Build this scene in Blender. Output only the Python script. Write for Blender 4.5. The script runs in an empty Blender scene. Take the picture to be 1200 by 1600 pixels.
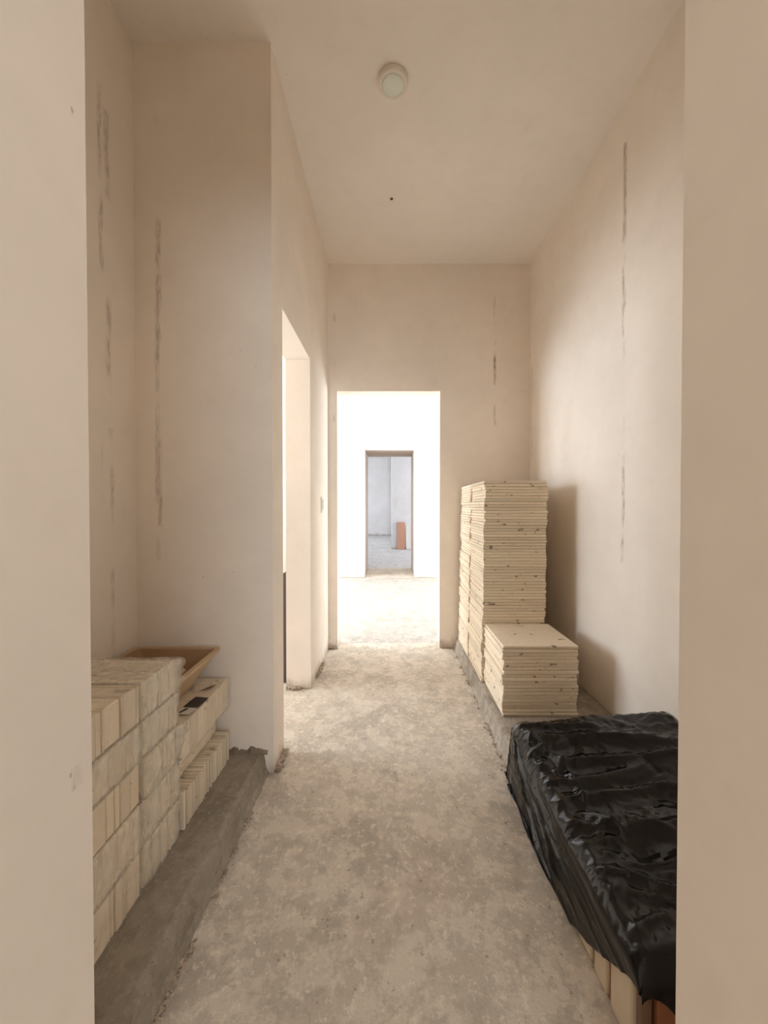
import bpy, bmesh, math, random
from mathutils import Vector, Matrix, noise

SC = bpy.context.scene
COL = SC.collection
R = random.Random(7)

# ------------------------------------------------------------------ camera
CH = 1.185                       # camera height
cd = bpy.data.cameras.new('camera')
cd.sensor_fit = 'VERTICAL'
cd.sensor_height = 36.0
cd.lens = 36.0 * 607.0 / 1600.0
cd.shift_x = -10.0 / 1600.0
cd.clip_start = 0.02
cd.clip_end = 60
cam = bpy.data.objects.new('camera', cd)
COL.objects.link(cam)
cam.location = (0, 0, CH)
cam.rotation_euler = (math.radians(90 - 0.756), math.radians(0.0), 0)
SC.camera = cam

# ------------------------------------------------------------------ world and daylight
w = bpy.data.worlds.new('world')
SC.world = w
w.use_nodes = True
w.node_tree.nodes['Background'].inputs[0].default_value = (0.86, 0.92, 1.0, 1)
w.node_tree.nodes['Background'].inputs[1].default_value = 1.0

def window_light(name, loc, direction, sx, sy, power, color=(1.0, 0.97, 0.93)):
    ld = bpy.data.lights.new(name, 'AREA')
    ld.shape = 'RECTANGLE'
    ld.size = sx
    ld.size_y = sy
    ld.energy = power
    ld.color = color
    o = bpy.data.objects.new(name, ld)
    COL.objects.link(o)
    o.location = loc
    o.rotation_euler = Vector(direction).to_track_quat('-Z', 'Y').to_euler()
    return o

# daylight entering by the window of each room
window_light('daylight_left_room', (-3.72, 2.3, 1.55), (1, 0, 0), 1.6, 1.5, 80, (0.82, 0.91, 1.0))
window_light('daylight_middle_left', (-3.32, 4.9, 1.55), (1, 0, 0), 1.9, 1.6, 145, (0.84, 0.92, 1.0))
window_light('daylight_middle_right', (3.32, 4.9, 1.55), (-1, 0, 0), 1.9, 1.6, 95, (0.84, 0.92, 1.0))
window_light('daylight_end_room', (4.3, 9.6, 1.6), (-1, 0, 0), 2.0, 1.7, 92, (0.92, 0.95, 1.0))
window_light('daylight_end_left', (-4.3, 12.6, 1.6), (1, 0, 0), 2.4, 1.7, 95, (0.92, 0.95, 1.0))
window_light('daylight_behind', (0.6, -3.1, 1.7), (0, 1, 0), 1.9, 1.7, 33, (0.78, 0.90, 1.0))

SC.view_settings.view_transform = 'Standard'
SC.view_settings.look = 'None'
SC.view_settings.gamma = 1
SC.view_settings.use_curve_mapping = False
SC.view_settings.exposure = 0.57
SC.cycles.max_bounces = 14
SC.cycles.diffuse_bounces = 9
SC.cycles.transparent_max_bounces = 12
SC.cycles.caustics_reflective = False
SC.cycles.caustics_refractive = False
SC.cycles.use_denoising = True

# ------------------------------------------------------------------ helpers
def empty(name, label, cat, loc=(0, 0, 0), group=None):
    o = bpy.data.objects.new(name, None)
    o.empty_display_size = 0.1
    COL.objects.link(o)
    o.location = loc
    tag(o, label, cat, group)
    return o

def tag(o, label=None, cat=None, group=None, kind=None):
    if label: o['label'] = label
    if cat: o['category'] = cat
    if group: o['group'] = group
    if kind: o['kind'] = kind
    return o

def mesh_from(bm, name, mat=None, smooth=False):
    me = bpy.data.meshes.new(name)
    bm.normal_update()
    bm.to_mesh(me)
    bm.free()
    if mat:
        for m in (mat if isinstance(mat, (list, tuple)) else [mat]):
            me.materials.append(m)
    if smooth:
        for p in me.polygons:
            p.use_smooth = True
    return me

def obj(name, me, parent=None, loc=None):
    o = bpy.data.objects.new(name, me)
    COL.objects.link(o)
    if parent: o.parent = parent
    if loc: o.location = loc
    return o

def add_box(bm, x0, x1, y0, y1, z0, z1, mi=0):
    vs = [bm.verts.new(p) for p in ((x0, y0, z0), (x1, y0, z0), (x1, y1, z0), (x0, y1, z0),
                                    (x0, y0, z1), (x1, y0, z1), (x1, y1, z1), (x0, y1, z1))]
    fs = []
    for q in ((0, 3, 2, 1), (4, 5, 6, 7), (0, 1, 5, 4), (1, 2, 6, 5), (2, 3, 7, 6), (3, 0, 4, 7)):
        f = bm.faces.new([vs[i] for i in q])
        f.material_index = mi
        fs.append(f)
    return vs, fs

def box_mesh(name, x0, x1, y0, y1, z0, z1, mat, bevel=0.0, seg=1, smooth=False):
    bm = bmesh.new()
    add_box(bm, x0, x1, y0, y1, z0, z1)
    if bevel:
        bmesh.ops.bevel(bm, geom=list(bm.edges), offset=bevel, segments=seg, affect='EDGES', profile=0.6)
    return mesh_from(bm, name, mat, smooth)

def add_lathe(bm, prof, n=40, c=(0, 0, 0)):
    rings = []
    for r, z in prof:
        if r < 1e-6:
            rings.append([bm.verts.new((c[0], c[1], c[2] + z))])
        else:
            rings.append([bm.verts.new((c[0] + r * math.cos(2 * math.pi * i / n), c[1] + r * math.sin(2 * math.pi * i / n), c[2] + z)) for i in range(n)])
    for a, b in zip(rings, rings[1:]):
        for i in range(n):
            j = (i + 1) % n
            if len(a) == 1 and len(b) == 1: continue
            if len(a) == 1: bm.faces.new((a[0], b[i], b[j]))
            elif len(b) == 1: bm.faces.new((a[i], b[0], a[j]))
            else: bm.faces.new((a[i], b[i], b[j], a[j]))

def sstep(a, b, x):
    t = max(0.0, min(1.0, (x - a) / (b - a)))
    return t * t * (3 - 2 * t)

# ------------------------------------------------------------------ materials
class NT:
    def __init__(s, name):
        s.m = bpy.data.materials.new(name)
        s.m.use_nodes = True
        s.t = s.m.node_tree
        s.t.nodes.clear()
        s.out = s.t.nodes.new('ShaderNodeOutputMaterial')
        s.b = s.t.nodes.new('ShaderNodeBsdfPrincipled')
        s.t.links.new(s.b.outputs[0], s.out.inputs[0])
        s.tc = s.t.nodes.new('ShaderNodeTexCoord')
    def n(s, kind, **kw):
        x = s.t.nodes.new(kind)
        for k, v in kw.items():
            setattr(x, k, v)
        return x
    def put(s, sock, v):
        if hasattr(v, 'links') or isinstance(v, bpy.types.NodeSocket):
            s.t.links.new(v, sock)
        else:
            sock.default_value = v
    def vec(s, scale=(1, 1, 1), loc=(0, 0, 0), src='Object'):
        mp = s.n('ShaderNodeMapping')
        s.t.links.new(s.tc.outputs[src], mp.inputs[0])
        mp.inputs['Scale'].default_value = scale
        mp.inputs['Location'].default_value = loc
        return mp.outputs[0]
    def noise(s, v, scale, detail=4, rough=0.55, dist=0.0):
        x = s.n('ShaderNodeTexNoise')
        s.t.links.new(v, x.inputs['Vector'])
        x.inputs['Scale'].default_value = scale
        x.inputs['Detail'].default_value = detail
        x.inputs['Roughness'].default_value = rough
        x.inputs['Distortion'].default_value = dist
        return x.outputs['Fac']
    def ramp(s, f, stops):
        x = s.n('ShaderNodeValToRGB')
        el = x.color_ramp.elements
        while len(el) < len(stops): el.new(0.5)
        for e, (p, c) in zip(el, stops):
            e.position = p
            e.color = (c, c, c, 1) if isinstance(c, (int, float)) else tuple(c) + (1,)
        s.t.links.new(f, x.inputs[0])
        return x.outputs[0]
    def math(s, op, a, b=0.0, c=0.0):
        x = s.n('ShaderNodeMath', operation=op)
        s.put(x.inputs[0], a); s.put(x.inputs[1], b); s.put(x.inputs[2], c)
        return x.outputs[0]
    def mix(s, f, a, b, blend='MIX'):
        x = s.n('ShaderNodeMix', data_type='RGBA', blend_type=blend)
        s.put(x.inputs[0], f)
        for k, v in ((6, a), (7, b)):
            if isinstance(v, tuple): v = tuple(v) + (1,) if len(v) == 3 else v
            s.put(x.inputs[k], v)
        return x.outputs[2]
    def sep(s):
        x = s.n('ShaderNodeSeparateXYZ')
        s.t.links.new(s.tc.outputs['Object'], x.inputs[0])
        return x.outputs
    def bump(s, h, strength, dist=0.01, prev=None):
        x = s.n('ShaderNodeBump')
        x.inputs['Strength'].default_value = strength
        x.inputs['Distance'].default_value = dist
        s.t.links.new(h, x.inputs['Height'])
        if prev is not None: s.t.links.new(prev, x.inputs['Normal'])
        s.t.links.new(x.outputs[0], s.b.inputs['Normal'])
        return x.outputs[0]
    def col(s, c): s.put(s.b.inputs['Base Color'], c if not isinstance(c, tuple) else c + (1,))
    def rough(s, r): s.put(s.b.inputs['Roughness'], r)

def plaster(name, base, marks=(), dirt=True, var=1.0):
    """skimmed plaster; marks = (axis, centre, half width, z0, z1, seed, strength) are trowel smears along screed lines"""
    m = NT(name)
    v = m.vec()
    n1 = m.noise(v, 1.3, 5, 0.6)
    n2 = m.noise(v, 9, 5, 0.65)
    d = tuple(c * (1 - 0.07 * var) for c in base)
    l = tuple(min(1, c * (1 + 0.035 * var)) for c in base)
    c = m.mix(m.ramp(n1, [(0.35, 0.0), (0.65, 1.0)]), d, l)
    c = m.mix(m.math('MULTIPLY', m.ramp(n2, [(0.52, 0.0), (0.75, 1.0)]), 0.22), c, (base[0] * 0.86, base[1] * 0.82, base[2] * 0.78))
    X, Y, Z = m.sep()
    if dirt:
        # splashes and grime of the building work low on the wall
        nd = m.noise(v, 6, 6, 0.7)
        low = m.math('SUBTRACT', 1.0, m.math('MULTIPLY', Z, 9.0))
        f = m.math('ADD', low, m.math('MULTIPLY', m.math('SUBTRACT', nd, 0.5), 3.0))
        c = m.mix(m.math('MULTIPLY', m.ramp(f, [(0.25, 0.0), (1.0, 1.0)]), 0.55), c, (0.30, 0.22, 0.15))
    sp = m.noise(m.vec((1, 1, 0.7)), 55, 2, 0.5)
    c = m.mix(m.math('MULTIPLY', m.ramp(sp, [(0.79, 0.0), (0.81, 1.0)]), 0.5), c, (0.28, 0.21, 0.15))
    for mk in marks:
        (ax, cx, hw, z0, z1, seed, stg) = mk[:7]
        A = X if ax == 'X' else Y
        wob = m.math('MULTIPLY', m.math('SUBTRACT', m.noise(m.vec((0.2, 0.2, 1.5), (seed, 0, 0)), 2.0, 2), 0.5), 0.03)
        dd = m.math('ABSOLUTE', m.math('SUBTRACT', m.math('ADD', A, wob), cx))
        band = m.ramp(m.math('DIVIDE', dd, hw), [(0.35, 1.0), (1.0, 0.0)])
        dash = m.ramp(m.noise(m.vec((1, 1, 1), (seed * 3.1, 0, seed)), 3.2, 2, 0.5), [(0.46, 0.0), (0.54, 1.0)])
        dash = m.math('MULTIPLY', dash, m.ramp(m.noise(m.vec((60, 60, 14), (seed, 0, 0)), 1.6, 4, 0.7), [(0.40, 0.15), (0.62, 1.0)]))
        g1 = m.math('GREATER_THAN', Z, z0)
        g2 = m.math('LESS_THAN', Z, z1)
        f = m.math('MULTIPLY', m.math('MULTIPLY', band, dash), m.math('MULTIPLY', g1, g2))
        if len(mk) > 7: f = m.math('MULTIPLY', f, m.math('LESS_THAN', X, mk[7]))
        c = m.mix(m.math('MULTIPLY', f, stg), c, (0.26, 0.195, 0.14))
    m.col(c)
    m.rough(0.85)
    m.b.inputs['Specular IOR Level'].default_value = 0.25
    b = m.bump(n2, 0.10, 0.01)
    m.bump(m.noise(v, 130, 3, 0.6), 0.06, 0.002, b)
    return m.m

WALLC = (0.905, 0.826, 0.738)

def concrete(name, light, dark, pink=True, scale=1.0, bstr=0.5):
    m = NT(name)
    v = m.vec((scale, scale, scale))
    n1 = m.noise(v, 1.6, 6, 0.62, 0.1)
    n2 = m.noise(v, 8, 10, 0.74, 0.15)
    n3 = m.noise(v, 38, 6, 0.7)
    n4 = m.noise(v, 150, 3, 0.6)
    c = m.mix(m.ramp(n1, [(0.36, 0.0), (0.62, 1.0)]), dark, light)
    c = m.mix(m.math('MULTIPLY', m.ramp(n2, [(0.48, 0.0), (0.53, 1.0)]), 0.60), c, tuple(x * 1.18 for x in light))
    c = m.mix(m.math('MULTIPLY', m.ramp(m.noise(m.vec((scale, scale, scale), (5, 3, 1)), 4.5, 8, 0.68, 0.3), [(0.55, 0.0), (0.60, 1.0)]), 0.55), c, tuple(x * 0.80 for x in dark))
    if pink:
        c = m.mix(m.math('MULTIPLY', m.ramp(m.noise(m.vec((1, 1, 1), (2, 9, 0)), 2.3, 4, 0.6), [(0.57, 0.0), (0.68, 1.0)]), 0.45), c, (0.52, 0.40, 0.33))
    c = m.mix(m.math('MULTIPLY', m.ramp(n3, [(0.55, 0.0), (0.60, 1.0)]), 0.50), c, tuple(min(1, x * 1.35) for x in light))
    c = m.mix(m.math('MULTIPLY', m.ramp(m.noise(m.vec((scale, scale * 0.8, scale), (7, 7, 3)), 17, 8, 0.75), [(0.52, 0.0), (0.60, 1.0)]), 0.40), c, tuple(x * 0.78 for x in dark))
    c = m.mix(m.math('MULTIPLY', m.ramp(m.noise(v, 26, 5, 0.65), [(0.64, 0.0), (0.69, 1.0)]), 0.6), c, (0.20, 0.155, 0.115))
    m.col(c)
    m.rough(m.ramp(n2, [(0.3, 0.62), (0.7, 0.85)]))
    m.b.inputs['Specular IOR Level'].default_value = 0.3
    h = m.math('ADD', m.math('MULTIPLY', n3, 0.5), m.math('MULTIPLY', n4, 0.25))
    h = m.math('ADD', h, m.math('MULTIPLY', n2, 0.8))
    m.bump(h, bstr, 0.012)
    return m.m

def tile_mat(name, base, dark, speck=0.8):
    m = NT(name)
    oi = m.n('ShaderNodeObjectInfo')
    add = m.n('ShaderNodeVectorMath', operation='ADD')
    m.t.links.new(m.tc.outputs['Object'], add.inputs[0])
    cmb = m.n('ShaderNodeCombineXYZ')
    for i in range(3):
        m.t.links.new(m.math('MULTIPLY', oi.outputs['Random'], 31.7 + 11 * i), cmb.inputs[i])
    m.t.links.new(cmb.outputs[0], add.inputs[1])
    def mp(sc):
        x = m.n('ShaderNodeMapping')
        m.t.links.new(add.outputs[0], x.inputs[0])
        x.inputs['Scale'].default_value = sc
        return x.outputs[0]
    n1 = m.noise(mp((1, 1, 1)), 7, 5, 0.6)
    c = m.mix(n1, dark, base)
    tone = m.ramp(oi.outputs['Random'], [(0.0, 0.86), (1.0, 1.06)])
    c = m.mix(1.0, c, tone, 'MULTIPLY')
    c = m.mix(m.math('MULTIPLY', m.ramp(m.noise(mp((1, 1, 2.2)), 40, 3, 0.6), [(0.60, 0.0), (0.68, 1.0)]), 0.35), c, tuple(x * 0.6 for x in dark))
    c = m.mix(m.math('MULTIPLY', m.ramp(m.noise(mp((1, 1, 1.6)), 20, 2, 0.45), [(0.67, 0.0), (0.71, 1.0)]), speck), c, (0.15, 0.095, 0.055))
    m.col(c)
    m.rough(0.75)
    m.bump(m.noise(mp((1, 1, 1)), 90, 4, 0.65), 0.25, 0.004)
    return m.m

def film(name, tint, opacity, rough=0.28):
    """thin clear packing film: part see-through, part shiny milky plastic"""
    m = NT(name)
    tr = m.n('ShaderNodeBsdfTransparent')
    mx = m.n('ShaderNodeMixShader')
    f = m.ramp(m.noise(m.vec((1, 1, 0.3)), 30, 2, 0.5, 0.2), [(0.45, opacity * 0.85), (0.68, min(1, opacity * 1.5))])
    m.t.links.new(f, mx.inputs[0])
    m.t.links.new(tr.outputs[0], mx.inputs[1])
    m.t.links.new(m.b.outputs[0], mx.inputs[2])
    m.t.links.new(mx.outputs[0], m.out.inputs[0])
    m.col(tint)
    m.rough(rough)
    m.bump(m.noise(m.vec((1, 1, 0.45)), 34, 3, 0.6, 0.6), 0.35, 0.010)
    return m.m

def plain(name, c, r=0.6, nscale=30, var=0.12, bump=0.1, spec=0.5):
    m = NT(name)
    n = m.noise(m.vec(), nscale, 5, 0.6)
    m.col(m.mix(n, tuple(x * (1 - var) for x in c), tuple(min(1, x * (1 + var)) for x in c)))
    m.rough(r)
    m.b.inputs['Specular IOR Level'].default_value = spec
    m.bump(n, bump, 0.004)
    return m.m

M = {}
M['wall_niche_left'] = plaster('plaster_niche_left', WALLC, [('Y', 1.555, 0.020, 0.98, 2.75, 1.3, 0.5), ('Y', 1.52, 0.014, 1.2, 3.1, 12.7, 0.55), ('Y', 1.565, 0.016, 0.5, 1.5, 5.4, 0.5)])
M['wall_niche_back'] = plaster('plaster_niche_back', WALLC, [('X', -1.025, 0.013, 0.95, 2.9, 4.2, 0.55), ('X', -1.018, 0.016, 1.9, 3.0, 9.9, 0.5), ('X', -1.02, 0.011, 1.1, 1.9, 17.3, 0.6)])
M['wall_left'] = plaster('plaster_left', WALLC)
M['wall_far'] = plaster('plaster_far', WALLC, [('X', 0.87, 0.014, 1.85, 3.0, 2.2, 0.8), ('X', -0.466, 0.014, 1.9, 3.05, 6.1, 0.6), ('X', 0.872, 0.012, 2.2, 3.0, 11.2, 0.7)])
M['wall_right'] = plaster('plaster_right', WALLC, [('Y', 1.955, 0.016, 0.9, 3.0, 8.4, 0.6), ('Y', 1.965, 0.012, 2.0, 3.0, 21.4, 0.6), ('Y', 3.22, 0.010, 1.6, 2.4, 5.0, 0.6)])
M['wall'] = plaster('plaster_plain', WALLC)
M['wall_near'] = plaster('plaster_near', WALLC, [('Y', 0.572, 0.013, 0.768, 0.803, 2.9, 0.85, 0.0)])
M['white_wall'] = plaster('plaster_white', (0.84, 0.82, 0.80), [('X', -0.46, 0.03, 0.6, 2.9, 3.3, 0.35)], dirt=True)
M['end_wall'] = plaster('plaster_end', (0.80, 0.79, 0.79), dirt=True)
M['ceiling'] = plaster('plaster_ceiling', (0.92, 0.868, 0.81), dirt=False, var=0.6)
M['floor'] = concrete('concrete_floor', (0.69, 0.615, 0.52), (0.56, 0.49, 0.405), bstr=0.95)
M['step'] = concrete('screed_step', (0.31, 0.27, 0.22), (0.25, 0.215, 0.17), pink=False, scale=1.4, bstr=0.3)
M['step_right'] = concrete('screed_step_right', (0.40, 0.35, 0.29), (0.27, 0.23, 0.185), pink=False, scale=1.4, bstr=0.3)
M['rubble'] = concrete('mortar_rubble', (0.50, 0.41, 0.32), (0.32, 0.24, 0.17), scale=3)
M['tile'] = tile_mat('unglazed_tile', (0.90, 0.78, 0.61), (0.77, 0.65, 0.49))
M['tile_pack'] = tile_mat('packed_tile', (0.86, 0.76, 0.61), (0.76, 0.65, 0.50), 0.5)
M['film'] = film('packing_film', (0.90, 0.85, 0.77), 0.16)
M['film_thick'] = film('packing_film_thick', (0.90, 0.86, 0.78), 0.32)
M['terracotta'] = plain('terracotta', (0.32, 0.125, 0.06), 0.8)
M['terracotta_pale'] = plain('terracotta_pale', (0.62, 0.33, 0.22), 0.8)
M['shade_and_chip_brown'] = plain('shade_and_chip_brown', (0.20, 0.12, 0.075), 0.8)  # own brown of the chip; painted shade on slit strip and corner tile
M['grey_card'] = plain('grey_card', (0.30, 0.27, 0.27), 0.8)
M['cream_box'] = plain('cream_box', (0.66, 0.56, 0.42), 0.6, 12)
M['tub'] = plain('tub_brown', (0.36, 0.215, 0.115), 0.6, 14, 0.25)
M['tub_rim'] = plain('tub_rim', (0.58, 0.42, 0.26), 0.6, 14, 0.15)
M['dark_board'] = plain('dark_board', (0.085, 0.06, 0.05), 0.7)
M['switch'] = plain('switch_plastic', (0.82, 0.80, 0.76), 0.35, 10, 0.02, 0.0)
M['lamp'] = plain('lamp_rim', (0.80, 0.74, 0.66), 0.4, 10, 0.02, 0.0)
M['lens'] = plain('lamp_lens', (0.80, 0.86, 0.80), 0.25, 10, 0.02, 0.0)
M['paper'] = plain('label_paper', (0.72, 0.68, 0.60), 0.5, 20, 0.05)
M['ink'] = plain('label_ink', (0.03, 0.03, 0.035), 0.4, 20, 0.1)
M['glass_frame'] = plain('window_frame', (0.75, 0.75, 0.74), 0.4, 10, 0.03)

def black_plastic():
    m = NT('black_sheet')
    m.col((0.004, 0.004, 0.0045))
    m.rough(0.15)
    m.b.inputs['Specular IOR Level'].default_value = 0.37
    v = m.vec()
    b = m.bump(m.noise(v, 22, 3, 0.5, 0.6), 0.10, 0.010)
    m.bump(m.noise(v, 160, 2, 0.6), 0.05, 0.002, b)
    return m.m
M['black'] = black_plastic()

# ------------------------------------------------------------------ the setting
H = 3.206
DH = 2.15
Y0, Y1 = 0.42, 0.60              # near wall
YN = 1.716                       # niche back wall
YF = 3.255                       # far wall of the corridor
XL, XR = -0.52, 1.169
XNL = -1.122
T = 0.16

def wall(name, boxes, mat, bevel=0.004):
    bm = bmesh.new()
    for b in boxes:
        add_box(bm, *b)
    me = mesh_from(bm, name, mat)
    o = obj(name, me)
    o['kind'] = 'structure'
    return o

def holed(axis, a0, a1, b0, b1, z1, holes):
    """boxes of a wall along axis from a0 to a1, thickness b0..b1, holes=(h0,h1,hz0,hz1)"""
    out = []
    cur = a0
    def bx(p, q, z0, zz):
        out.append((p, q, b0, b1, z0, zz) if axis == 'X' else (b0, b1, p, q, z0, zz))
    for (h0, h1, hz0, hz1) in sorted(holes):
        bx(cur, h0, 0, z1)
        if hz0 > 0: bx(h0, h1, 0, hz0)
        bx(h0, h1, hz1, z1)
        cur = h1
    bx(cur, a1, 0, z1)
    return out

# walls of the corridor and its niche
wall('wall_near', holed('X', -1.9, 2.1, Y0, Y1, H, [(-0.465, 0.448, 0, 2.25)]), M['wall_near'])
wall('wall_niche_left', [(XNL - T, XNL, Y1, YN + T, 0, H)], M['wall_niche_left'])
wall('wall_niche_back', [(XNL, XL - T, YN, YN + T, 0, H)], M['wall_niche_back'])
wall('wall_left', [(XL - T, XL, YN, 1.879, 0, H), (XL - T, XL, 1.879, 2.525, DH - 0.01, H), (XL - T, XL, 2.525, YF, 0, H)], M['wall_left'])
wall('wall_right', [(XR, XR + T, Y1, YF, 0, H)], M['wall_right'])
wall('wall_far', holed('X', -3.3, 3.3, YF, YF + 0.15, H, [(-0.445, 0.413, 0, DH)]), M['wall_far'])
wall('ceiling', [(-3.9, 3.5, 0.42, YF + 0.15, H, H + 0.12)], M['ceiling'])

# room to the left, seen only through its doorway
wall('wall_side_room_near', [(-3.62, XNL - T, YN, YN + T, 0, H)], M['white_wall'])
# the side room reaches back past the niche so that its window stands across from the doorway
wall('wall_side_room_left', holed('Y', 0.60, YF, -3.62, -3.46, H, [(1.5, 3.1, 0.8, 2.3)]), M['white_wall'])

# middle room
Y2 = 6.50
wall('wall_middle_left', holed('Y', YF + 0.15, Y2, -3.22, -3.06, H, [(3.95, 5.85, 0.75, 2.35)]), M['white_wall'])
wall('wall_middle_right', holed('Y', YF + 0.15, Y2, 3.06, 3.22, H, [(3.95, 5.85, 0.75, 2.35)]), M['white_wall'])
wall('wall_middle_back', holed('X', -3.22, 3.22, Y2, Y2 + 0.16, H, [(-0.432, 0.402, 0, DH)]), M['white_wall'])
wall('ceiling_middle', [(-3.3, 3.3, YF + 0.15, Y2, H, H + 0.12)], M['white_wall'])
# deep passage between the middle and the end room
M['passage'] = plaster('plaster_passage', (0.46, 0.38, 0.32))  # darker, browner plaster tone than in the rooms at either end
wall('wall_passage_left', [(-0.60, -0.432, Y2 + 0.16, 7.50, 0, H)], M['passage'])
wall('wall_passage_right', [(0.402, 0.57, Y2 + 0.16, 7.50, 0, H)], M['passage'])
wall('ceiling_passage', [(-0.432, 0.402, Y2 + 0.16, 7.50, DH, DH + 0.3)], M['passage'])
# end room
wall('wall_end_near', [(-4.2, -0.60, 7.34, 7.50, 0, H), (0.57, 4.2, 7.34, 7.50, 0, H), (-0.6, 0.57, 7.34, 7.5, DH + 0.3, H)], M['end_wall'])
wall('wall_end_right_block', [(0.035, 2.6, 10.9, 11.06, 0, H), (0.035, 0.20, 11.06, 16.0, 0, H)], M['end_wall'])
wall('wall_end_back', [(-4.2, 4.2, 16.2, 16.36, 0, H)], M['end_wall'])
wall('wall_end_right', holed('Y', 7.5, 16.2, 4.04, 4.2, H, [(8.6, 10.6, 0.75, 2.45)]), M['end_wall'])
wall('wall_end_left', holed('Y', 7.5, 16.2, -4.2, -4.04, H, [(11.4, 13.8, 0.75, 2.45)]), M['end_wall'])
wall('ceiling_end', [(-4.2, 4.2, 7.34, 16.36, H, H + 0.12)], M['end_wall'])
# room the photograph is taken from
wall('wall_behind_back', holed('X', -1.9, 2.1, -3.0, -2.84, H, [(-0.35, 1.55, 0.85, 2.55)]), M['wall'])
wall('wall_behind_left', [(-1.9, -1.74, -2.84, Y0, 0, H)], M['wall'])
wall('wall_behind_right', [(1.94, 2.1, -2.84, Y0, 0, H)], M['wall'])
wall('ceiling_behind', [(-1.9, 2.1, -3.0, Y0, H, H + 0.12)], M['ceiling'])

# floors: an uneven concrete slab, fine grid where the camera sees it closely
def floor_grid(name, x0, x1, y0, y1, step, amp, mat):
    nx = max(1, int((x1 - x0) / step)); ny = max(1, int((y1 - y0) / step))
    vs = []; fs = []
    for j in range(ny + 1):
        for i in range(nx + 1):
            x = x0 + (x1 - x0) * i / nx; y = y0 + (y1 - y0) * j / ny
            n = noise.fractal(Vector((x * 3, y * 3, 0.3)), 0.8, 2.2, 4) * 0.5 + 0.5
            n2 = noise.noise(Vector((x * 28, y * 28, 1.7))) * 0.15
            z = -amp * max(0, min(1.2, 1 - n + n2))
            vs.append((x, y, z))
    for j in range(ny):
        for i in range(nx):
            a = j * (nx + 1) + i
            fs.append((a, a + 1, a + nx + 2, a + nx + 1))
    me = bpy.data.meshes.new(name)
    me.from_pydata(vs, [], fs)
    me.materials.append(mat)
    for p in me.polygons: p.use_smooth = True
    o = obj(name, me)
    o['kind'] = 'structure'
    return o
floor_grid('floor', XNL - 0.1, XR + 0.1, Y0, YF + 0.12, 0.02, 0.006, M['floor'])
wall('floor_behind', [(-1.9, 2.1, -3.0, Y0, -0.1, -0.003)], M['floor'])
M['floor_pale'] = concrete('concrete_pale', (0.47, 0.43, 0.38), (0.41, 0.372, 0.325), bstr=0.3)
M['floor_grey'] = concrete('concrete_grey', (0.58, 0.57, 0.56), (0.50, 0.49, 0.48), pink=False, bstr=0.2)
wall('floor_side_room', [(-3.62, XNL - 0.1, Y1, YF, -0.1, -0.003)], M['floor_grey'])
wall('floor_middle', [(-3.22, 3.22, YF + 0.12, Y2 + 0.02, -0.1, -0.004)], M['floor_pale'])
wall('floor_passage', [(-0.6, 0.57, Y2 + 0.02, 7.50, -0.1, -0.004)], M['floor'])
wall('floor_end', [(-4.2, 4.2, 7.50, 16.36, -0.1, -0.004)], M['floor_grey'])

# screed plinths along both sides of the corridor
def plinth(name, x0, x1, y0, y1, z1, mat, edge, seed):
    """edge=+1: the open, ragged long edge is at x1; -1: at x0"""
    bm = bmesh.new()
    n = int((y1 - y0) / 0.02)
    prof_n = 6
    rows = []
    for j in range(n + 1):
        y = y0 + (y1 - y0) * j / n
        wob = 0.007 * noise.fractal(Vector((seed, y * 6, 0)), 0.8, 2.1, 4)
        foot = 0.010 + 0.012 * abs(noise.fractal(Vector((seed + 5, y * 9, 0)), 0.8, 2.1, 3))
        xe = x1 if edge > 0 else x0
        xi = x0 if edge > 0 else x1
        e = edge
        zt = z1 + 0.0025 * noise.noise(Vector((seed, y * 5, 2)))
        pts = [(xi, 0), (xi, z1), (xe - e * 0.10, zt), (xe - e * 0.028 + e * wob, zt - 0.001), (xe - e * 0.010 + e * wob, zt - 0.007),
               (xe - e * 0.004 + e * wob * 0.8, z1 * 0.6), (xe + e * wob * 0.5, z1 * 0.25), (xe + e * foot, -0.006)]
        rows.append([bm.verts.new((px, y, pz)) for px, pz in pts])
    for a, b in zip(rows, rows[1:]):
        for i in range(len(a) - 1):
            bm.faces.new((a[i], a[i + 1], b[i + 1], b[i]))
    bm.faces.new(rows[0]); bm.faces.new(list(reversed(rows[-1])))
    bmesh.ops.recalc_face_normals(bm, faces=list(bm.faces))
    o = obj(name, mesh_from(bm, name, mat))
    o['kind'] = 'structure'
    return o
STEP = 0.09
plinth('trim_1', XNL, -0.553, Y1, YN, STEP, M['step'], 1, 1.0)
plinth('trim_2', 0.541, XR, 1.60, YF, STEP, M['step_right'], -1, 8.0)

# windows of the rooms beside and behind (frames only stand in their openings)
def window(name, axis, c, a0, a1, z0, z1):
    bm = bmesh.new()
    t, d = 0.05, 0.03
    def b(p0, p1, q0, q1):
        if axis == 'Y': add_box(bm, c - d, c + d, p0, p1, q0, q1)
        else: add_box(bm, p0, p1, c - d, c + d, q0, q1)
    b(a0, a1, z0, z0 + t); b(a0, a1, z1 - t, z1)
    b(a0, a0 + t, z0 + t, z1 - t); b(a1 - t, a1, z0 + t, z1 - t)
    mid = (a0 + a1) / 2
    b(mid - t / 2, mid + t / 2, z0 + t, z1 - t)
    o = obj(name, mesh_from(bm, name, M['glass_frame']))
    o['kind'] = 'structure'
window('window_1', 'Y', -3.54, 1.5, 3.1, 0.8, 2.3)
window('window_2', 'Y', -3.14, 3.95, 5.85, 0.75, 2.35)
window('window_3', 'Y', 3.14, 3.95, 5.85, 0.75, 2.35)
window('window_4', 'X', -2.92, -0.35, 1.55, 0.85, 2.55)
window('window_5', 'Y', 4.12, 8.6, 10.6, 0.75, 2.45)
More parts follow.
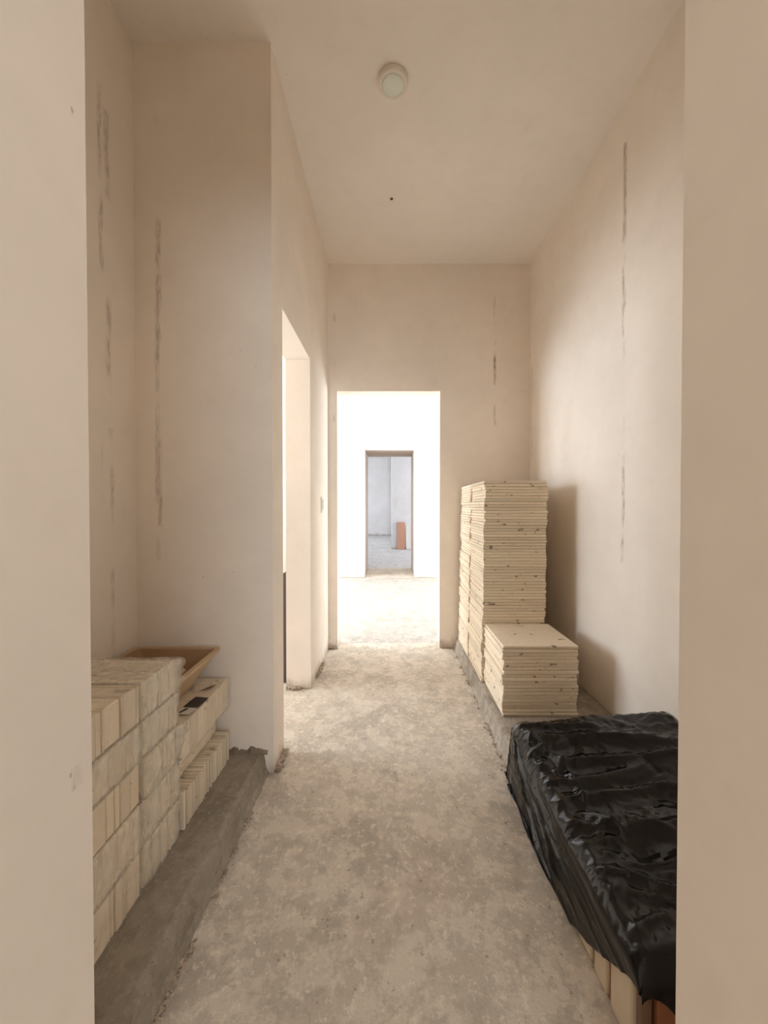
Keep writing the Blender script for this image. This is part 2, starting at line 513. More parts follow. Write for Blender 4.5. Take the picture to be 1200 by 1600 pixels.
window('window_6', 'Y', -4.12, 11.4, 13.8, 0.75, 2.45)

# mortar droppings along the wall feet and grit on the slab
def rubble(name, spots, mat, label):
    bm = bmesh.new()
    for (x, y, r, z) in spots:
        k = bmesh.ops.create_icosphere(bm, subdivisions=1, radius=r)
        sx, sy, sz = R.uniform(0.7, 1.5), R.uniform(0.7, 1.5), R.uniform(0.35, 0.8)
        for v in k['verts']:
            v.co = Vector((v.co.x * sx, v.co.y * sy, v.co.z * sz)) * R.uniform(0.8, 1.2) + Vector((x, y, z + r * sz * 0.25))
    o = obj(name, mesh_from(bm, name, mat))
    tag(o, label, 'rubble', kind='stuff')
    return o
sp = []
def strip(x0, y0, x1, y1, n, r0, r1, spread, zmax=0.0):
    dx, dy = x1 - x0, y1 - y0
    L = math.hypot(dx, dy)
    for _ in range(n):
        t = R.random()
        dens = noise.noise(Vector((x0 + dx * t, y0 + dy * t, 0)) * 7)
        if dens < -0.12: continue
        s = abs(R.gauss(0, spread))
        sp.append((x0 + dx * t + dy / L * s, y0 + dy * t - dx / L * s, R.uniform(r0, r1), R.uniform(0, zmax)))
strip(XL, 1.72, XL, 1.878, 120, 0.003, 0.011, 0.012, 0.008)
strip(-0.68, 2.525, XL, 2.525, 130, 0.003, 0.010, 0.010, 0.012)
strip(XL, 2.53, XL, 3.25, 320, 0.003, 0.012, 0.012, 0.012)
strip(XL, 3.25, -0.445, 3.25, 60, 0.003, 0.010, 0.010, 0.01)
rubble('wall_foot_crumbs', sp, M['rubble'], 'crumbs of mortar lying along the foot of the corridor walls')
sp = []
strip(-0.545, 0.62, -0.545, 1.71, 420, 0.0015, 0.0065, 0.010, 0.002)
strip(-0.60, 1.708, -0.545, 1.708, 60, 0.003, 0.010, 0.008, 0.02)
rubble('plinth_foot_crumbs', sp, M['rubble'], 'crumbs of mortar lying along the foot of the left grey plinth')
sp = []
strip(0.535, 3.24, 0.535, 1.62, 260, 0.002, 0.007, 0.012, 0.0)
sp_right = sp
rubble('right_plinth_crumbs', sp, M['rubble'], 'crumbs of mortar along the foot of the right plinth')
sp = [(R.uniform(-0.45, 0.50), R.uniform(0.9, 3.2), R.uniform(0.0012, 0.004), -0.002) for _ in range(420)]
sp += [(-0.30 + 0.01, 1.95, 0.007, 0), (-0.19, 2.1, 0.005, 0), (0.1, 1.62, 0.005, 0)]
M['grit'] = plain('grit', (0.74, 0.68, 0.58), 0.8)
rubble('floor_grit', sp, M['grit'], 'pale grit scattered over the concrete corridor floor')

# broken plaster edge above the left plinth
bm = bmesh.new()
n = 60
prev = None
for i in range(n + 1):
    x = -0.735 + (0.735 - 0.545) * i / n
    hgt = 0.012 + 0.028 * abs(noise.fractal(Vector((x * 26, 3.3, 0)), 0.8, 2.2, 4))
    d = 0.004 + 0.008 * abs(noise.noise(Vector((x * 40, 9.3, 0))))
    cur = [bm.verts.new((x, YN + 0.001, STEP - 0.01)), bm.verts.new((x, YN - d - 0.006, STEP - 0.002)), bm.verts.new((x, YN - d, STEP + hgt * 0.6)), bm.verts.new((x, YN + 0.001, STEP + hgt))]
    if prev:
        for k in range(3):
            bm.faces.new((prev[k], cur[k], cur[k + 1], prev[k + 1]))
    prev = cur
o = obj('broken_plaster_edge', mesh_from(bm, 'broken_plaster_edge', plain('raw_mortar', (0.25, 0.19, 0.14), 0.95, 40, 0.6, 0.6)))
tag(o, 'ragged dark line of raw mortar where niche wall meets left plinth', 'mortar')

# ------------------------------------------------------------------ fittings
# ceiling lamp
t = empty('ceiling_lamp', 'small round white surface lamp on the corridor ceiling, switched off', 'lamp', (0.012, 1.868, H))
bm = bmesh.new()
add_lathe(bm, [(0.0, 0.0), (0.072, 0.0), (0.073, -0.004), (0.072, -0.016), (0.066, -0.022), (0.056, -0.024), (0.053, -0.021), (0.0, -0.020)], 56)
bmesh.ops.recalc_face_normals(bm, faces=list(bm.faces))
obj('lamp_rim', mesh_from(bm, 'lamp_rim', M['lamp'], True), t)
bm = bmesh.new()
add_lathe(bm, [(0.0, -0.018), (0.052, -0.018), (0.052, -0.024), (0.046, -0.029), (0.0, -0.032)], 56)
bmesh.ops.recalc_face_normals(bm, faces=list(bm.faces))
obj('lamp_lens', mesh_from(bm, 'lamp_lens', M['lens'], True), t)
# screw hole in the ceiling
bm = bmesh.new()
add_lathe(bm, [(0.0, -0.0005), (0.006, -0.0005), (0.009, -0.003), (0.010, 0.0)], 12)
o = obj('ceiling_plug', mesh_from(bm, 'ceiling_plug', M['dark_board']), loc=(0.008, 2.575, H))
tag(o, 'tiny dark fixing plug in the corridor ceiling beyond the round lamp', 'plug')

def switch(label, loc, rz, wd, ht, keys):
    t = empty('light_switch', label, 'switch', loc)
    t.rotation_euler = (0, 0, rz)
    obj('plate', box_mesh('plate', -wd / 2, wd / 2, -0.008, 0, -ht / 2, ht / 2, M['switch'], 0.003, 2), t)
    obj('rocker_bezel', box_mesh('rocker_bezel', -wd * 0.3, wd * 0.3, -0.0095, -0.004, -ht * 0.38, ht * 0.38, M['lamp'], 0.001), t)
    for k in range(keys):
        z0 = -ht * 0.34 + k * ht * 0.68 / keys
        bm = bmesh.new()
        vs, fs = add_box(bm, -wd * 0.25, wd * 0.25, -0.012, -0.006, z0 + 0.002, z0 + ht * 0.68 / keys - 0.002)
        for v in vs:
            if v.co.y < -0.010 and v.co.z > z0 + ht * 0.3 / keys: v.co.y -= 0.005
        obj('rocker', mesh_from(bm, 'rocker', M['switch']), t)
    return t
switch('white wall switch on the left corridor wall beyond the side doorway', (XL, 2.945, 1.20), math.radians(90), 0.075, 0.12, 2)
switch('white wall switch on the bright wall right of the second doorway', (0.62, Y2, 1.235), 0, 0.085, 0.12, 1)
switch('white wall switch far away on the end room block above the terracotta board', (0.21, 10.9, 1.26), 0, 0.09, 0.13, 1)

# things in the rooms beyond
t = empty('terracotta_board', 'orange brown board leaning upright on the far end room wall', 'board', (0.30, 10.86, 0))
bm = bmesh.new(); add_box(bm, -0.105, 0.105, -0.03, 0.0, 0, 0.755)
bmesh.ops.bevel(bm, geom=list(bm.edges), offset=0.003, segments=1, affect='EDGES')
fb = obj('board_face', mesh_from(bm, 'board_face', M['terracotta_pale']), t)
fb.rotation_euler = (math.radians(-1.5), 0, 0)
o = obj('white_offcut', box_mesh('white_offcut', -0.11, 0.11, -0.02, 0, 0, 0.66, M['switch'], 0.002), loc=(0.545, 10.845, 0.0))
for v in o.data.vertices:
    if v.co.z > 0.3: v.co.x = -0.11 + (v.co.x + 0.11) * 0.35
o.rotation_euler = (math.radians(-4), 0, 0)
tag(o, 'white tapering offcut leaning beside the orange brown board in the end room', 'board')
o = obj('dark_wooden_board', box_mesh('dark_wooden_board', XL - T - 0.042, XL - T - 0.004, 2.60, 3.15, 0, 0.74, M['dark_board'], 0.003))
tag(o, 'dark brown board standing behind the jamb of the left side doorway', 'board')

# ------------------------------------------------------------------ loose square tiles in stacks on the right plinth
ONES = ['', 'first', 'second', 'third', 'fourth', 'fifth', 'sixth', 'seventh', 'eighth', 'ninth', 'tenth', 'eleventh', 'twelfth', 'thirteenth',
        'fourteenth', 'fifteenth', 'sixteenth', 'seventeenth', 'eighteenth', 'nineteenth']
TENS = {2: 'twent', 3: 'thirt', 4: 'fort', 5: 'fift', 6: 'sixt', 7: 'sevent'}
def ordinal(n):
    if n < 20: return ONES[n]
    a, b = divmod(n, 10)
    return TENS[a] + ('ieth' if b == 0 else 'y-' + ONES[b])

TW, TD, TH = 0.394, 0.388, 0.0185
variants = []
for k in range(10):
    bm = bmesh.new()
    rr = random.Random(40 + k)
    vs, fs = add_box(bm, 0, TW, 0, TD, 0, TH - 0.0009)
    bmesh.ops.bevel(bm, geom=list(bm.edges), offset=0.0036, segments=1, affect='EDGES')
    for v in bm.verts:      # slightly out of square, as unrectified tiles are
        v.co.x += rr.uniform(-0.0012, 0.0012)
        v.co.y += rr.uniform(-0.0012, 0.0012)
    variants.append(mesh_from(bm, 'square_tile', M['tile']))

def stack(x, y, n, group, where, seed):
    rr = random.Random(seed)
    for k in range(n):
        down = n - k
        o = bpy.data.objects.new('square_tile', variants[rr.randrange(len(variants))])
        COL.objects.link(o)
        lump = 0.010 * noise.noise(Vector((seed, k * 0.13, 0))) 
        lumpy = 0.008 * noise.noise(Vector((seed + 9, k * 0.16, 4)))
        lean = -0.022 * (1 - k / n) if n > 40 else 0.0
        px, py = x + lean + lump + rr.gauss(0, 0.0016), y + lumpy + rr.gauss(0, 0.0016)
        px += 0.006 * math.copysign(1, math.sin(k * 0.8 + seed)) * (0.5 if rr.random() < 0.5 else 1) * 0.5
        o.location = (px, py, STEP + k * TH)
        o.rotation_euler = (0, 0, rr.gauss(0, 0.003))
        if k == n - 1: pos = 'topmost of'
        elif k == 0: pos = 'lowest of'
        else: pos = ordinal(down) + ' from the top of'
        tag(o, 'cream tile, %s %s' % (pos, where), 'tile', group)
stack(0.585, 2.014, 20, 'tiles of the low right-hand stack', 'the low stack on the right plinth', 3)
stack(0.588, 2.418, 68, 'tiles of the nearer tall stack', 'the nearer tall stack on the right plinth', 14)
stack(0.586, 2.826, 68, 'tiles of the rear tall stack', 'the rear tall stack by the far wall', 25)

# ------------------------------------------------------------------ packs of tiles on edge in the niche
XE = -0.697
def crumple(bm, amp, freq, seed):
    for v in bm.verts:
        p = v.co * freq + Vector((seed, seed * 1.7, 0))
        v.co += v.normal * (amp * (noise.fractal(p, 0.7, 2.1, 3)) + amp * 0.3)

def tile_slab(th, wd, ht, name, mat):
    bm = bmesh.new()
    add_box(bm, -wd, 0, 0, th, 0, ht)
    bmesh.ops.bevel(bm, geom=list(bm.edges), offset=min(0.0022, th * 0.2), segments=1, affect='EDGES')
    return mesh_from(bm, name, mat)

def subdivided_box(x0, x1, y0, y1, z0, z1, step):
    bm = bmesh.new()
    def face(o_, u, v, nu, nv):
        g = [[bm.verts.new(o_ + u * (i / nu) + v * (j / nv)) for i in range(nu + 1)] for j in range(nv + 1)]
        for j in range(nv):
            for i in range(nu):
                bm.faces.new((g[j][i], g[j][i + 1], g[j + 1][i + 1], g[j + 1][i]))
    X = Vector((x1 - x0, 0, 0)); Y = Vector((0, y1 - y0, 0)); Z = Vector((0, 0, z1 - z0)); O = Vector((x0, y0, z0))
    nx, ny, nz = [max(2, int(round(a / step))) for a in (x1 - x0, y1 - y0, z1 - z0)]
    face(O, X, Z, nx, nz)
    face(O + Y, Z, X, nz, nx)
    face(O, Z, Y, nz, ny)
    face(O + X, Y, Z, ny, nz)
    face(O + Z, X, Y, nx, ny)
    face(O, Y, X, ny, nx)
    bmesh.ops.remove_doubles(bm, verts=list(bm.verts), dist=1e-5)
    bm.normal_update()
    return bm

def pack(label, y0, y1, z0, z1, ths, film_mat, group, xe=XE, wd=0.405, torn=0.0, seed=1, film_amp=0.004):
    """a pack of tiles standing on edge, wrapped in film; ths = list of tile thicknesses"""
    t = empty('tile_pack', label, 'tile pack', (xe, y0, z0), group)
    ht = z1 - z0 - 0.004
    rr = random.Random(seed)
    tot = sum(ths); L = (y1 - y0) - 0.010
    y = 0.005
    cache = {}
    for th in ths:
        d = th * L / tot
        key = round(d, 4)
        if key not in cache: cache[key] = tile_slab(d - 0.0030, wd - 0.010, ht - 0.003, 'tile', M['tile_pack'])
        o = obj('tile', cache[key], t, (-0.006 - abs(rr.gauss(0, 0.0022)), y, 0.002))
        y += d
    if film_mat:
        bm = subdivided_box(-wd, 0, 0, y1 - y0, 0, ht + 0.001, 0.011)
        for v in bm.verts:
            f = 1.0
            if v.co.z < 0.002: f = 0.0
            p = v.co * 22 + Vector((seed, seed * 1.7, 0))
            a = film_amp * (noise.fractal(p, 0.7, 2.1, 3)) * f
            fold = max(0, noise.noise(Vector((v.co.x * 6, v.co.y * 30, v.co.z * 9 + seed)))) ** 2 * film_amp * 2.0 * f
            if v.co.z > ht - 0.001: a *= 0.3; fold *= 0.3
            v.co += v.normal * (a + fold)
            v.co.y = min(max(v.co.y, 0.0), y1 - y0)
            v.co.z = min(max(v.co.z, 0.0), ht + 0.001)
            if v.co.y > (y1 - y0) - 0.002 and torn:      # loose torn end of the film, flaring outwards
                k = noise.noise(Vector((v.co.z * 38, seed, v.co.x * 9)))
                up = sstep(0.25 * ht, ht, v.co.z)
                v.co.y += torn * (0.25 + 0.8 * abs(k)) * (0.4 + 0.6 * up)
                v.co.x += torn * 0.65 * (0.3 + abs(k)) * sstep(-0.1, 0.0, v.co.x)
        me = mesh_from(bm, 'plastic_wrap', film_mat, True)
        obj('plastic_wrap', me, t)
    return t

zs = [0.09, 0.2245, 0.353, 0.472, 0.579, 0.691]
P0, P1, P2 = 0.892, 1.090, 1.268
gA = 'wrapped tile packs of the front pile in the niche'
names = ['bottom', 'fourth', 'middle', 'second', 'top']
pats = {
 (4, 0): ([1, 1, .35, 2.6, .35, 2.4, .5], 'film', 0.0), (4, 1): ([1.2, 1, .4, 1, .4, 2.2, 1.4], 'film_thick', 0.036),
 (3, 0): ([2.5, 2.5, 2.2], 'film_thick', 0.0), (3, 1): ([1.5, 2, 2, 1.5], 'film_thick', 0.012),
 (2, 0): ([2.2, 1.2, .8, 1.6, 1.6], None, 0.0), (2, 1): ([1, 1, 1, 1, 1, 1, 1], 'film_thick', 0.036),
 (1, 0): ([3, 3], 'film_thick', 0.0), (1, 1): ([3, 2, 1], 'film_thick', 0.0),
 (0, 0): ([2, .4, .8, .5, 1.6], 'film', 0.0), (0, 1): ([1.4, 1.4, 1.4, 1.4], 'film_thick', 0.006)}
descr = {
 (4, 0): 'top pack of front niche pile, nearer half, cream tiles under clear film',
 (4, 1): 'top pack of front niche pile, farther half, with ragged torn film end',
 (3, 0): 'smooth whitish pack second from the top of front niche pile, nearer half',
 (3, 1): 'smooth whitish pack second from the top of front niche pile, farther half',
 (2, 0): 'unwrapped block of cream tiles in middle layer of front niche pile',
 (2, 1): 'bulging film-wrapped pack in middle layer of front niche pile, farther half',
 (1, 0): 'pale smooth pack second from the bottom of front niche pile, nearer half',
 (1, 1): 'pale smooth pack second from the bottom of front niche pile, farther half',
 (0, 0): 'lowest pack of front niche pile, nearer half, dark marks between its tiles',
 (0, 1): 'lowest pack of front niche pile, farther half, film sagging at its foot'}
for (L, k), (ths, fm, torn) in pats.items():
    ya, yb = (P0, P1) if k == 0 else (P1, P2)
    mid_gap = 0.002
    off = [0.0, 0.006, -0.004, 0.003, 0.0][L]
    pack(descr[(L, k)], ya + mid_gap, yb - mid_gap + (off if k == 1 else 0), zs[L], zs[L + 1], ths, M[fm] if fm else None, gA,
         xe=XE + (0.004 if (L, k) == (2, 1) else 0), torn=torn, seed=L * 3 + k + 1, film_amp=0.011 if (L, k) == (2, 1) else 0.005)
# dark slit on top of the front pile, its shade added as a brown strip
o = obj('dark_slit_strip', box_mesh('dark_slit_strip', -1.10, -0.86, 1.048, 1.060, zs[5], zs[5] + 0.006, M['shade_and_chip_brown'], 0.001))
tag(o, 'thin dark strip added for the shaded slit on top of the front niche pile', 'strip')

# rear pile: three tiers
gB = 'tile packs of the rear pile in the niche'
Q0, Q1 = 1.300, 1.675
# lower tier: many thin tiles on edge, loose
n = 30
th = (Q1 - Q0) / n
me = [tile_slab(th - 0.0036, 0.39, h_, 'edge_tile', M['tile_pack']) for h_ in (0.122, 0.125, 0.119)]
rr = random.Random(5)
for k in range(n):
    o = bpy.data.objects.new('edge_tile', me[rr.choice((0, 0, 1, 2))])
    COL.objects.link(o)
    o.location = (XE - abs(rr.gauss(0, 0.003)), Q0 + k * th, STEP)
    o.rotation_euler = (0, 0, 0)
    pos = 'nearest tile' if k == 0 else ('farthest tile, by the wall,' if k == n - 1 else ordinal(k + 1) + ' tile from the front')
    tag(o, 'thin cream %s in the bottom row of the rear niche pile' % pos, 'tile', 'thin tiles on edge at the bottom of the rear niche pile')
pack('set-back pack in the middle tier of the rear niche pile', Q0, Q1, 0.2155, 0.320, [1] * 8, None, gB, xe=-0.745, wd=0.36, seed=31)
pack('upper block of cream tiles of the rear niche pile, below the brown tub', 1.290, 1.683, 0.320, 0.446, [.7, .55, .75, .8, 1.0, .3], M['film'], gB, xe=XE, wd=0.40, seed=33, film_amp=0.0022)
# label scraps on the upper block
def scrap(name, pts, z, mat, label, cat, parts=()):
    bm = bmesh.new()
    top = [bm.verts.new((x, y, z + 0.0016 + 0.002 * noise.noise(Vector((x * 40, y * 40, 0))))) for x, y in pts]
    bot = [bm.verts.new((v.co.x, v.co.y, v.co.z - 0.0008)) for v in top]
    bm.faces.new(top); bm.faces.new(list(reversed(bot)))
    for i in range(len(top)):
        j = (i + 1) % len(top)
        bm.faces.new((top[i], bot[i], bot[j], top[j]))
    o = obj(name, mesh_from(bm, name, mat))
    tag(o, label, cat)
    return o
ZT = 0.4475
scrap('black_label', [(-0.765, 1.425), (-0.706, 1.418), (-0.702, 1.490), (-0.755, 1.497)], ZT, M['ink'], 'small black label lying on the upper block of the rear niche pile', 'label')
pl = empty('paper_label', 'small white label with a black mark beside the black label', 'label', (0, 0, 0))
w_ = scrap('sheet', [(-0.775, 1.375), (-0.715, 1.370), (-0.710, 1.412), (-0.765, 1.417)], ZT, M['paper'], None, None)
w_.parent = pl
b_ = scrap('printed_mark', [(-0.758, 1.380), (-0.749, 1.379), (-0.735, 1.406), (-0.747, 1.408)], ZT + 0.0012, M['ink'], None, None)
b_.parent = pl
scrap('dark_chip', [(-0.765, 1.54), (-0.73, 1.565), (-0.722, 1.60), (-0.74, 1.585)], ZT, M['shade_and_chip_brown'], 'dark brown chip near the wall on the upper block of the rear niche pile', 'chip')

# brown flared mixing tub on the rear pile
tb = empty('mixing_tub', 'shallow brown mixing tub with flared sides on the rear niche pile', 'tub', (-0.913, 1.475, 0.449))
def ring(hx, hy, z, r, n=5):
    pts = []
    for cx, cy, a0 in ((hx - r, hy - r, 0), (-hx + r, hy - r, 90), (-hx + r, -hy + r, 180), (hx - r, -hy + r, 270)):
        for i in range(n + 1):
            a = math.radians(a0 + 90 * i / n)
            pts.append((cx + r * math.cos(a), cy + r * math.sin(a), z))
    return pts
def skin(rings, closed_last=True, closed_first=False):
    bm = bmesh.new()
    rv = [[bm.verts.new(p) for p in r] for r in rings]
    for a, b in zip(rv, rv[1:]):
        for i in range(len(a)):
            j = (i + 1) % len(a)
            bm.faces.new((a[i], a[j], b[j], b[i]))
    if closed_last: bm.faces.new(rv[-1])
    if closed_first: bm.faces.new(list(reversed(rv[0])))
    bmesh.ops.recalc_face_normals(bm, faces=list(bm.faces))
    return bm
hx, hy, hz = 0.183, 0.195, 0.133
bm = skin([ring(hx - 0.085, hy - 0.07, 0, 0.02), ring(hx - 0.004, hy - 0.004, hz - 0.003, 0.02), ring(hx - 0.012, hy - 0.012, hz - 0.003, 0.018),
           ring(hx - 0.088, hy - 0.075, 0.008, 0.018)], True, True)
for f in bm.faces:
    if f.normal.z < 0.05 or f.calc_center_median().z < 0.004: f.material_index = 1
obj('basin', mesh_from(bm, 'basin', [M['tub'], M['tub_rim']]), tb)
bm = skin([ring(hx - 0.006, hy - 0.006, hz - 0.012, 0.02), ring(hx, hy, hz - 0.012, 0.022), ring(hx + 0.001, hy + 0.001, hz, 0.022), ring(hx - 0.014, hy - 0.014, hz + 0.001, 0.018), ring(hx - 0.014, hy - 0.014, hz - 0.006, 0.018)], False, False)
for v in bm.verts:
    v.co.z += 0.003 * noise.noise(Vector((v.co.x * 9, v.co.y * 9, 3)))
obj('rim', mesh_from(bm, 'rim', M['tub_rim']), tb)

# ------------------------------------------------------------------ right: boxes under the black sheet
gC = 'boxes of tiles half hidden under the black sheet'
XP = 0.522
def tile_box(label, x0, x1, y0, y1, z1, body, strip_mat):
    t = empty('tile_box', label, 'box', ((x0 + x1) / 2, (y0 + y1) / 2, 0), gC)
    hx_, hy_ = (x1 - x0) / 2, (y1 - y0) / 2
    obj('carton', box_mesh('carton', -hx_, hx_, -hy_, hy_ - 0.014, 0.0, z1, body, 0.007, 3, True), t)
    obj('fired_clay_tile', box_mesh('fired_clay_tile', -hx_ + 0.006, hx_ - 0.004, hy_ - 0.014, hy_ - 0.001, 0.0, z1 - 0.012, strip_mat, 0.002), t)
    return t
ys = [0.826, 0.924, 0.998, 1.083, 1.165, 1.25, 1.335, 1.42, 1.505]
words_ = ['nearest', 'second', 'third', 'fourth', 'fifth', 'sixth', 'seventh', 'farthest']
for i in range(8):
    lab = 'cream box of tiles under the black sheet, %s %s' % (words_[i], 'in the left row' if i in (0, 7) else 'from the doorway in the left row')
    tile_box(lab, XP, 0.838, ys[i] + 0.001, ys[i + 1] - 0.001, 0.180, M['cream_box'], M['terracotta'])
# second row against the wall and boards on the near face
for i in range(4):
    lab = 'cream box of tiles under the black sheet by the right wall, %s of its row' % ['nearest', 'second', 'third', 'farthest'][i]
    tile_box(lab, 0.845, 1.15, 0.84 + i * 0.165, 0.84 + i * 0.165 + 0.160, 0.205, M['cream_box'], M['terracotta'])
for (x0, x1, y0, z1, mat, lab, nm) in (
    (0.530, 0.553, 0.806, 0.176, 'shade_and_chip_brown', 'terracotta tile painted shade-brown, on edge at the near left corner of the sheeted pile', 'edge_tile'),  # terracotta in shade; the shade is put into its brown colour
    (0.561, 0.602, 0.800, 0.172, 'terracotta', 'terracotta tile standing beside the shade-browned tile at the near end', 'edge_tile'),
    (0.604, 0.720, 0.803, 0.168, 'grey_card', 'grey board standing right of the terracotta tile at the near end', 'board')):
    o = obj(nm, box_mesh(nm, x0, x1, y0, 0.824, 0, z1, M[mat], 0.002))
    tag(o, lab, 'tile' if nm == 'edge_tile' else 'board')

# ------------------------------------------------------------------ black plastic sheet
def crease(px, py, ax, ay, bx, by, wd):
    """signed profile across a fold line a-b: sharp ridge"""
    dx, dy = bx - ax, by - ay
    L2 = dx * dx + dy * dy
    t = ((px - ax) * dx + (py - ay) * dy) / L2
    tt = max(0.0, min(1.0, t))
    qx, qy = ax + dx * tt, ay + dy * tt
    d = math.hypot(px - qx, py - qy)
    side = ((px - ax) * dy - (py - ay) * dx)
    f = max(0.0, 1 - d / wd)
    fade = min(1.0, 4 * tt * (1 - tt) + 0.25) 
    return (f * f * (1.6 - 0.6 * f)) * fade, side

SX0, SY0, SY1 = 0.515, 0.792, 1.640
LEFT, FRONT, BACK = 0.30, 0.10, 0.26
WX = XR - 0.012 - SX0
RIDGES = []  # folds over the top: (s0, t0, s1, t1, half width, height) in sheet coordinates
rr = random.Random(77)
RIDGES += [(0.00, 0.80, 0.34, 0.76, 0.030, 0.020), (0.05, 0.74, 0.62, 0.66, 0.045, 0.022), (0.10, 0.62, 0.64, 0.60, 0.030, 0.016),
           (0.03, 0.53, 0.40, 0.57, 0.040, 0.016), (0.06, 0.46, 0.62, 0.47, 0.050, 0.026), (0.22, 0.52, 0.60, 0.40, 0.028, 0.014),
           (0.04, 0.36, 0.30, 0.30, 0.030, 0.018), (0.10, 0.30, 0.60, 0.36, 0.045, 0.024), (0.03, 0.22, 0.28, 0.12, 0.030, 0.014),
           (0.16, 0.22, 0.55, 0.25, 0.040, 0.018), (0.02, 0.78, 0.12, 0.60, 0.022, 0.020), (0.12, 0.60, 0.10, 0.42, 0.022, 0.016),
           (0.00, 0.66, 0.16, 0.70, 0.020, 0.016), (0.08, 0.40, 0.16, 0.30, 0.024, 0.022), (0.30, 0.15, 0.40, 0.05, 0.030, 0.012),
           (0.06, 0.56, 0.15, 0.64, 0.018, 0.014)]
for _ in range(22):
    s0 = rr.uniform(0.02, 0.5); t0 = rr.uniform(0.0, 0.84)
    a = rr.gauss(0.05, 0.5); L = rr.uniform(0.06, 0.22)
    RIDGES.append((s0, t0, s0 + L * math.cos(a), t0 + L * math.sin(a), rr.uniform(0.010, 0.024), rr.uniform(-0.007, 0.009)))
SIDE = [(0.01, 0.84, -0.06, 0.10, 0.020, 0.016), (-0.03, 0.84, -0.13, 0.30, 0.026, 0.016), (-0.05, 0.55, -0.10, 0.02, 0.018, 0.014), (-0.08, 0.84, -0.19, 0.42, 0.022, 0.012),
        (0.01, 0.82, -0.12, 0.66, 0.018, 0.014), (-0.01, 0.42, -0.05, -0.04, 0.014, 0.010), (0.00, 0.60, -0.14, 0.34, 0.020, 0.014), (-0.15, 0.60, -0.19, 0.34, 0.012, 0.009)]
for _ in range(9):
    s0 = rr.uniform(-0.2, 0.0); t0 = rr.uniform(0.15, 0.84); a = math.radians(rr.gauss(-98, 8)); L = rr.uniform(0.10, 0.30)
    SIDE.append((s0, t0, s0 + L * math.cos(a), t0 + L * math.sin(a), rr.uniform(0.007, 0.014), rr.uniform(0.003, 0.007)))

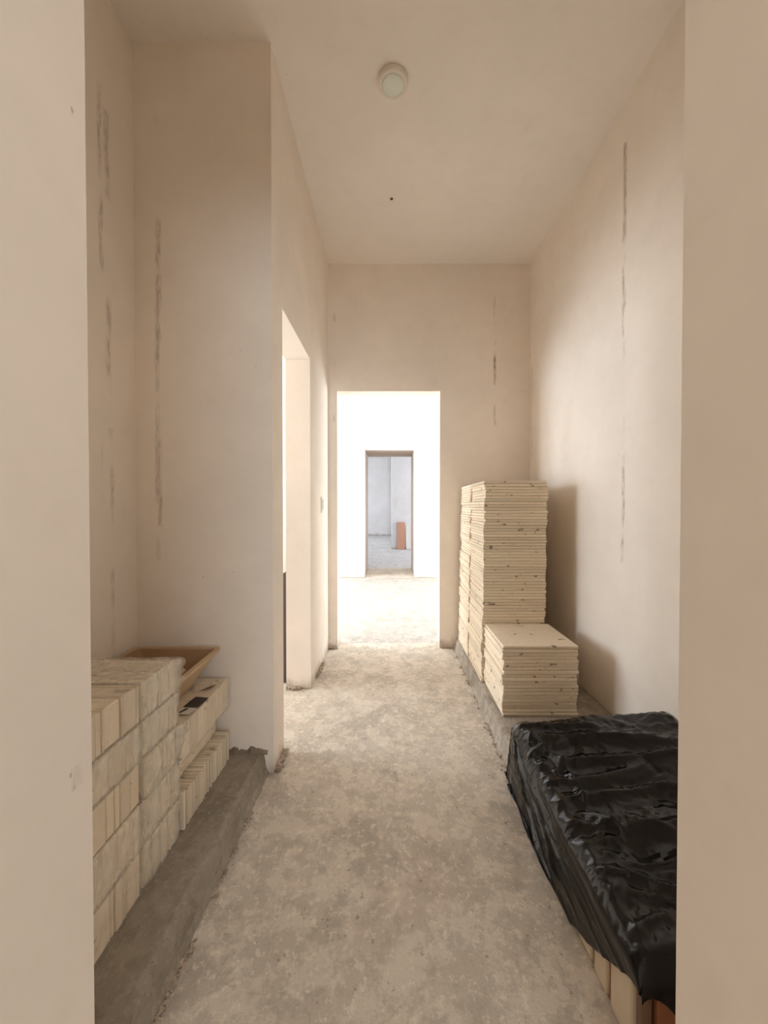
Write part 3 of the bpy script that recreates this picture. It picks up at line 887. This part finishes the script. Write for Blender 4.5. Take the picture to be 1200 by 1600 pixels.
def sheet_point(S, Tt):
    D = SY1 - SY0
    u = Tt / D
    top = 0.226 + 0.055 * sstep(0.55, 1.0, u) + 0.035 * sstep(0.1, 0.6, S) + 0.012 * noise.noise(Vector((S * 5, Tt * 5, 1)))
    wr = 0.0
    wx = 0.05 * noise.noise(Vector((S * 6, Tt * 6, 8))); wy = 0.05 * noise.noise(Vector((S * 6, Tt * 6, 18)))
    for (a, b, c, d, wd, hh) in RIDGES:
        f, _ = crease(S + 0.25 * wx, Tt + 0.25 * wy, a, b, c, d, wd)
        if f > 0: wr += f * hh
    wx = 0.05 * noise.noise(Vector((S * 6, Tt * 6, 8))); wy = 0.05 * noise.noise(Vector((S * 6, Tt * 6, 18)))
    inner = sstep(-0.01, 0.06, S)
    wr += 0.007 * (1 - abs(noise.noise(Vector(((S + wx) * 4.5, (Tt + wy) * 13, 0.2)))) * 2.4) * inner
    wr += 0.0035 * (1 - abs(noise.noise(Vector(((S + wx) * 14 + 4, (Tt + wy) * 24, 3)))) * 2.4) * (0.3 + 0.7 * inner)
    wr += 0.0024 * (1 - abs(noise.noise(Vector(((S + wx) * 36, (Tt + wy) * 44, 5)))) * 2.4)
    sw = 0.0
    for (a, b, c, d, wd, hh) in SIDE:
        f, _ = crease(S, Tt, a, b, c, d, wd)
        if f > 0: sw += f * hh
    sw += 0.004 * (1 - abs(noise.noise(Vector(((S + wx) * 16, (Tt + wy) * 5, 9)))) * 2.4) + 0.0022 * (1 - abs(noise.noise(Vector(((S + wx) * 44, (Tt + wy) * 16, 12)))) * 2.4)
    # outward distances beyond the pile edges
    oL = max(0.0, -S); oF = max(0.0, -Tt); oB = max(0.0, Tt - D)
    rad = 0.045
    # rounded shoulders
    def shoulder(inner):     # inner distance from the edge, lowers the top near the edge
        k = max(0.0, 1 - inner / rad)
        return rad * (1 - math.sqrt(max(0.0, 1 - k * k)))
    z = top + wr
    if oL == 0: z -= shoulder(S) * (0.8)
    if oF == 0: z -= shoulder(Tt) * 0.8
    if oB == 0: z -= shoulder(D - Tt) * 0.5
    x = SX0 + max(S, 0.0); y = SY0 + min(max(Tt, 0.0), D)
    if oL > 0:
        z -= rad * 0.8 + oL * 0.985
        x -= sw * (0.35 + 0.5 * sstep(0.2, 0.6, u)) + 0.05 * oL * sstep(0.0, 0.5, u) - 0.004
        z -= 0.0
        z += wr * 0 - wr * min(1, oL / 0.05)
    if oF > 0:
        z -= (0.0 if oL > 0 else rad * 0.8) + oF * 0.97
        y -= 0.10 * oF + 0.006 * noise.noise(Vector((S * 20, Tt * 5, 2))) + 0.004
    if oB > 0:
        z -= (0.0 if oL > 0 else rad * 0.5) + oB * 0.9
        y += 0.25 * oB + 0.008 * noise.noise(Vector((S * 14, 0, 2)))
    zfloor = 0.004 if y < 1.60 or x < 0.541 else STEP + 0.004
    if z < zfloor:
        over = zfloor - z
        if oL > 0: x -= (0.0 if oB > 0 else min(0.014, over * 0.2)) * (0.6 + 0.6 * noise.noise(Vector((Tt * 9, 3, 3))))
        z = zfloor + min(0.004, over * 0.05) + 0.0025 * (noise.noise(Vector((S * 50, Tt * 40, 7))) + 1)
    return (x, y, z)

HEM = [(-0.2, 0.002), (0.0, 0.004), (0.05, 0.034), (0.11, 0.082), (0.21, 0.146), (0.33, 0.205), (0.42, 0.26), (0.5, LEFT), (0.80, LEFT), (0.90, 0.22), (9, 0.20)]
def hem_len(t):
    for (a, x), (b, y) in zip(HEM, HEM[1:]):
        if t <= b: return x + (y - x) * max(0.0, t - a) / (b - a)
step = 0.0055
nS = int((LEFT + WX) / step); nT = int((FRONT + BACK + SY1 - SY0) / step)
vs = []
for j in range(nT + 1):
    Tt = -FRONT + (FRONT + BACK + SY1 - SY0) * j / nT
    # left hem: reaches the floor over most of the length, lifts towards the near end
    u = Tt / (SY1 - SY0)
    hemL = hem_len(Tt) + 0.010 * noise.noise(Vector((Tt * 12, 4, 0)))
    for i in range(nS + 1):
        S = -LEFT + (LEFT + WX) * i / nS
        if S < 0: Su = S * hemL / LEFT
        else: Su = S
        Tu = Tt
        if Tt < 0:
            hemF = 0.010 + 0.13 * sstep(0.0, 0.12, max(Su, 0)) * 0.5 + 0.010 * noise.noise(Vector((Su * 15, 9, 0)))
            Tu = Tt * hemF / FRONT
        vs.append(sheet_point(Su, Tu))
fs = []
for j in range(nT):
    for i in range(nS):
        a = j * (nS + 1) + i
        fs.append((a, a + 1, a + nS + 2, a + nS + 1))
me = bpy.data.meshes.new('black_plastic_sheet')
me.from_pydata(vs, [], fs)
me.materials.append(M['black'])
for p in me.polygons: p.use_smooth = True
sheet = obj('black_plastic_sheet', me)
sol = sheet.modifiers.new('thickness', 'SOLIDIFY')
sol.thickness = 0.0012
sol.offset = 1
tag(sheet, 'shiny crumpled black plastic sheet draped over the boxes by the right wall', 'plastic sheet')
